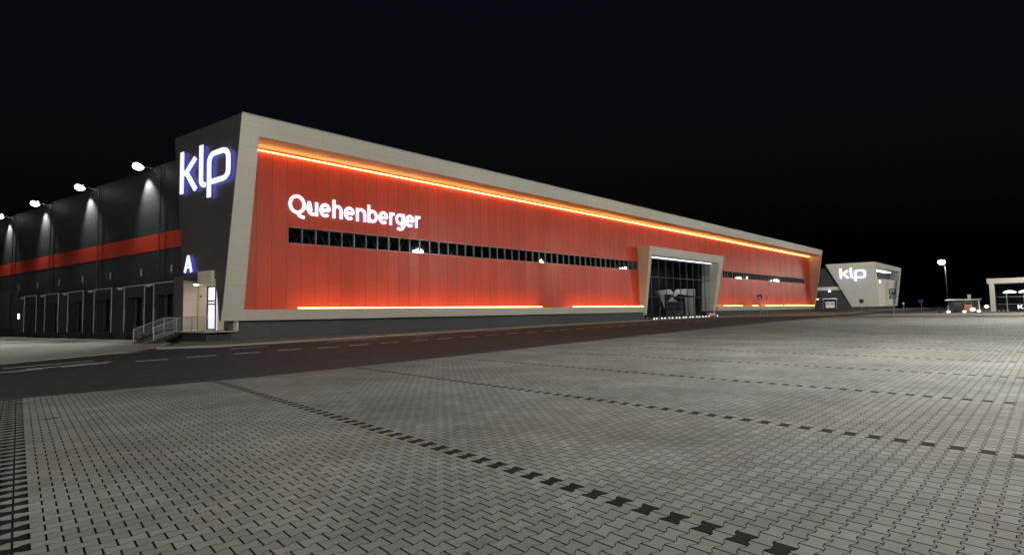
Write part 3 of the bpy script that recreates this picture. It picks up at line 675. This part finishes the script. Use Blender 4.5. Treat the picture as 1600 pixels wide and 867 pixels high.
lamp_post(0, -34, 14.6, 'tall plaza lamp outside the picture, nearer of two behind the viewer', energy=3000, group='tall plaza lamps behind the viewer')  # this lamp and the next are added out of view to light the plaza
lamp_post(60, -36, 14.6, 'tall plaza lamp outside the picture, farther of two behind the viewer', energy=7000, group='tall plaza lamps behind the viewer')
lamp_post(130.3, 11.8, 9.7, 'lone lit street lamp standing between the far hall and the small hut', head=(1.2, 1.0), lens='lens', energy=5000, fill=300000, aim=(230, 44, 8), fsize=.5)

lamp_post(-34, 20, 12, 'plaza lamp outside the picture, to the left by the dock road', energy=2500, fill=16000, aim=(18, 46, 8))  # unseen lamp added to brighten the left part of the facade
# ------------------------------------------------------------------ small things at the far right
hut = thing('garden_hut', 'small dark hut with wooden door and stub chimney left of the glass pavilion', 'hut', (113, 8.2, .1))
b = MB(); b.box(112.6, 116.5, 6.6, 10.1, .09, 1.95); b.build('wall', 'dark', hut)
b = MB(); b.prism([(112.2, 6.2, 2.0), (117, 6.2, 2.15), (117, 10.5, 2.15), (112.2, 10.5, 2.0)], (0, 0, .12)); rf = b.build('roof', 'steel', hut)
b = MB(); b.box(113.4, 113.8, 7.35, 7.75, 2.1, 2.95); b.build('chimney', 'steel', rf)
b = MB(); b.box(112.54, 112.6, 7.2, 8.15, .15, 1.75); dr = b.build('door', 'wood', hut)
b = MB(); b.box(112.51, 112.54, 7.35, 8.0, 1.4, 1.6); b.build('pane', 'black', dr)
b = MB(); b.box(112.53, 112.6, 8.5, 9.5, 1.5, 1.62); b.box(112.53, 112.6, 8.5, 9.5, 1.2, 1.27); b.build('window_frame', 'mull', hut)
b = MB(); b.cyl((112.3, 6.35, .09), (112.3, 6.35, 1.95), .07); b.build('post', 'white', hut)
gl = None
for x, y, z, r, lb in [(111.5, 10.1, .25, .27, 'round white garden light at the left end of the hut'), (111, 8.1, .25, .25, 'round white garden light in front of the hut door'), (111.6, 7.1, .5, .36, 'largest round white garden light, under the hut roof post'), (111, 6.35, .32, .26, 'round white garden light at the right end of the hut'), (113, 5.5, .95, .3, 'yellowish garden light on a stand beside the pavilion column')]:
    if gl is None:
        gl = thing('garden_light', lb, 'garden light', (x, y, .09), 'round garden lights around the hut')
        b = MB(); b.ball((x, y, z), .27, .22); b.build('globe', 'lenssmall', gl, smooth=True)
        b = MB(); b.cyl((x, y, .08), (x, y, z), .06); b.build('stand', 'dark', gl)
    else:
        c = copy_tree(gl); c.location = (x, y, .09 + (z - .25)); c.scale = (r / .27,) * 3; c['label'] = lb
random.seed(3)
for i, (x, y, h) in enumerate([(112, 11.2, .9), (112.2, 9.2, .5)]):
    sh = thing('shrub', ['small dark shrub left of the garden hut', 'low dark shrub in front of the hut window'][i], 'shrub', (x, y, .09))
    b = MB()
    for k in range(260):
        d = V((random.gauss(0, .25), random.gauss(0, .25), random.random() ** 1.3 * h)); d.x *= 1 - .7 * d.z / h; d.y *= 1 - .7 * d.z / h
        c = V((x, y, .09)) + d; n = V((random.uniform(-1, 1), random.uniform(-1, 1), random.uniform(-1, 1))).normalized(); e1 = n.orthogonal().normalized() * .05; e2 = n.cross(e1)
        vs = [b.bm.verts.new(c + q) for q in (e1, e2, -e1, -e2)]; b.bm.faces.new(vs)
    b.build('foliage', 'grass', sh)
    b = MB(); b.cyl((x, y, .05), (x, y, h * .7), .02); b.build('stem', 'wood', sh)
# glass pavilion
pv_ = thing('glass_pavilion', 'pale framed glass pavilion at the right edge of the picture', 'pavilion', (116, 0, .1))
b = MB(); b.box(116, 117, 4.55, 5.15, .09, 4.6); b.build('column', 'pavframe', pv_)
b = MB(); b.prism([(116, 5.4, 4.61), (124, 5.4, 4.61), (124, -14, 4.61), (116, -14, 4.61)], (0, 0, .78)); b.build('fascia', 'pavframe', pv_)
b = MB(); b.box(117.2, 117.25, -14, 4.5, .1, 4.6); b.build('glazing', 'glass2', pv_)
b = MB(); b.box(124, 124.3, -14, 5, .1, 4.6); b.box(117.3, 124, 4.9, 5.0, .1, 4.6); b.build('back_wall', 'black', pv_)
b = MB()
for z in (2.4, 1.25): b.box(117.05, 117.15, -14, 4.3, z, z + .06)
for y in (3.2, 1.2, -1): b.box(117.03, 117.16, y - .06, y + .06, .1, 3.2)
b.build('mullion', 'mull', pv_)
b = MB()
for y in (4.2, 3.7, 3.2): b.box(116.9, 117, y - .12, y + .12, .2, .32)
b.build('floor_vent', 'steel', pv_)
for i, y in enumerate((2.85, 1.0)):
    pl = thing('pendant_lamp', ['left wide white pendant lamp inside the glass pavilion', 'right wide white pendant lamp inside the glass pavilion'][i], 'pendant lamp', (118.6, y, 3.2))
    b = MB(); b.dome((118.6, y, 3.05), .82, .42); b.build('shade', 'cold', pl, smooth=True)  # glowing dome stands in for a lamp mirrored in the glass
    b = MB(); b.cyl((118.6, y, 3.4), (118.6, y, 4.6), .02); b.build('cord', 'dark', pl)
def mpp(x, z, d): return V((116.95 - d, 1.92 - x * .2, .55 + z * .17))
sg = thing('pavilion_logo', 'small pale looped logo letters low on the pavilion glass', 'sign', (116.95, 1.5, .5))
stroke_mesh([[(0, -.3), (0, 3.3)], [(.2, 1.3), (2.2, 3.2)], [(.8, 1.9), (2.4, -.2)]], .75, mpp, .02, 0).build('letter', 'letterdim', sg)  # glowing strokes stand in for a logo mirrored in the glass
stroke_mesh([[(3.2, -.6), (4.2, 1.6), (4.8, 2.8), (6.6, 2.9), (7.2, 1.8), (6.4, .6), (4.8, .5)]], .7, mpp, .02, 0).build('letter', 'letterdim', sg)
# road signs
def sign_post(x, y, h, label, name='road_sign', cat='road sign'):
    r = thing(name, label, cat, (x, y, 0)); b = MB(); b.cyl((x + .06, y, -.3), (x + .06, y, h), .04, n=8); b.build('post', 'steel', r); return r
r = sign_post(100.6, 15.65, 4.0, 'dark blue parking sign with a smaller plate below, before the far hall', 'parking_sign')
b = MB(); b.box(100.5, 100.6, 15.2, 16.1, 3.1, 4.0); pl = b.build('sign_plate', 'blue', r)
b = MB(); b.box(100.485, 100.498, 15.83, 15.93, 3.25, 3.85); b.prism([(100.485, y, z) for y, z in [(15.82, 3.85), (15.55, 3.85), (15.42, 3.75), (15.42, 3.6), (15.55, 3.5), (15.82, 3.5), (15.82, 3.58), (15.58, 3.58), (15.52, 3.63), (15.52, 3.72), (15.58, 3.77), (15.82, 3.77)]], (.013, 0, 0)); b.build('symbol', 'signwhite', pl)
b = MB(); b.box(100.5, 100.6, 15.2, 16.1, 2.5, 3.0); pl = b.build('lower_plate', 'blue', r)
b = MB(); b.box(100.485, 100.498, 15.6, 15.95, 2.65, 2.78); b.box(100.485, 100.498, 15.3, 15.5, 2.72, 2.84); b.build('symbol', 'signwhite', pl)
r = sign_post(112, 39.3, 4.0, 'blue square crossing sign with white triangle in front of the red wall', 'crossing_sign')
b = MB(); b.box(111.9, 112, 38.85, 39.75, 3.15, 4.05); pl = b.build('sign_plate', 'blue', r)
b = MB(); b.prism([(111.885, y, z) for y, z in [(39.02, 3.28), (39.58, 3.28), (39.3, 3.85)]], (.013, 0, 0)); b.build('symbol', 'signwhite', pl)
r = sign_post(112.6, 38.3, 3.5, 'small red and white round sign right of the blue crossing sign', 'round_sign')
b = MB(); b.cyl((112.5, 38.3, 3.3), (112.6, 38.3, 3.3), .28); pl = b.build('sign_plate', 'redpaint', r)
b = MB(); b.cyl((112.47, 38.3, 3.3), (112.495, 38.3, 3.3), .17); b.build('symbol', 'signwhite', pl)
r = sign_post(137, 27., 2.7, 'dark square sign on a thin post before the distant pale hall', 'square_sign')
b = MB(); b.box(136.9, 137, 26.6, 27.4, 2.0, 2.85); b.build('sign_plate', 'dark', r)
r = sign_post(128, 18.3, 1.9, 'short post with a small pale round head right of the distant hall', 'round_sign')
b = MB(); b.cyl((127.95, 18.3, 1.75), (128, 18.3, 1.75), .2); b.build('sign_plate', 'white', r)
r = sign_post(150, 18.2, 2.4, 'distant small blue sign left of the lone street lamp', 'blue_sign')
b = MB(); b.box(149.9, 150, 17.8, 18.7, 1.9, 2.5); b.build('sign_plate', 'blue', r)
# tiny wall light on the right end of the main frame
wl2 = thing('wall_lamp', 'tiny white lamp on the right edge of the red hall', 'wall lamp', (164.4, 42.6, 3.3))
b = MB(); b.box(164.3, 164.8, 42.5, 42.75, 3.25, 3.5); b.build('lens', 'ledw', wl2)
b = MB(); b.box(164.2, 164.8, 42.76, 42.9, 3.2, 3.55); b.build('bracket', 'dark', wl2)

# ------------------------------------------------------------------ sky, camera, output
wd = bpy.data.worlds.new('World'); bpy.context.scene.world = wd; wd.use_nodes = True
nt = wd.node_tree; bg = nt.nodes['Background']
sk = nt.nodes.new('ShaderNodeTexSky'); sk.sky_type = 'NISHITA'; sk.sun_disc = False
sk.sun_elevation = math.radians(-3); sk.sun_rotation = math.radians(225); sk.dust_density = .3
tn = nt.nodes.new('ShaderNodeMix'); tn.data_type = 'RGBA'; tn.blend_type = 'MULTIPLY'; tn.inputs[0].default_value = 1
nt.links.new(sk.outputs[0], tn.inputs[6]); tn.inputs[7].default_value = (.50, .78, 1.2, 1)
nt.links.new(tn.outputs[2], bg.inputs[0]); bg.inputs[1].default_value = .062

cam = bpy.data.cameras.new('camera'); co = bpy.data.objects.new('camera', cam); C.objects.link(co)
cam.sensor_width = 36; cam.lens = 36 * 850 / 1600; cam.clip_end = 3000; cam.clip_start = .05
R3 = Matrix(((0.692642,-0.030923,-0.720619), (-0.720978,-0.058679,-0.690469), (-0.020934,0.997798,-0.062939)))
co.matrix_world = Matrix.Translation((0, 0, 1.7)) @ R3.to_4x4()
sc = bpy.context.scene; sc.camera = co
sc.render.engine = 'CYCLES'; sc.cycles.use_denoising = True; sc.cycles.use_light_tree = True
sc.cycles.max_bounces = 6; sc.cycles.diffuse_bounces = 3; sc.cycles.glossy_bounces = 3; sc.cycles.transparent_max_bounces = 8
sc.cycles.sample_clamp_indirect = 4; sc.cycles.caustics_reflective = False; sc.cycles.caustics_refractive = False
sc.view_settings.view_transform = 'Standard'; sc.view_settings.look = 'None'; sc.view_settings.exposure = 0; sc.view_settings.gamma = 1
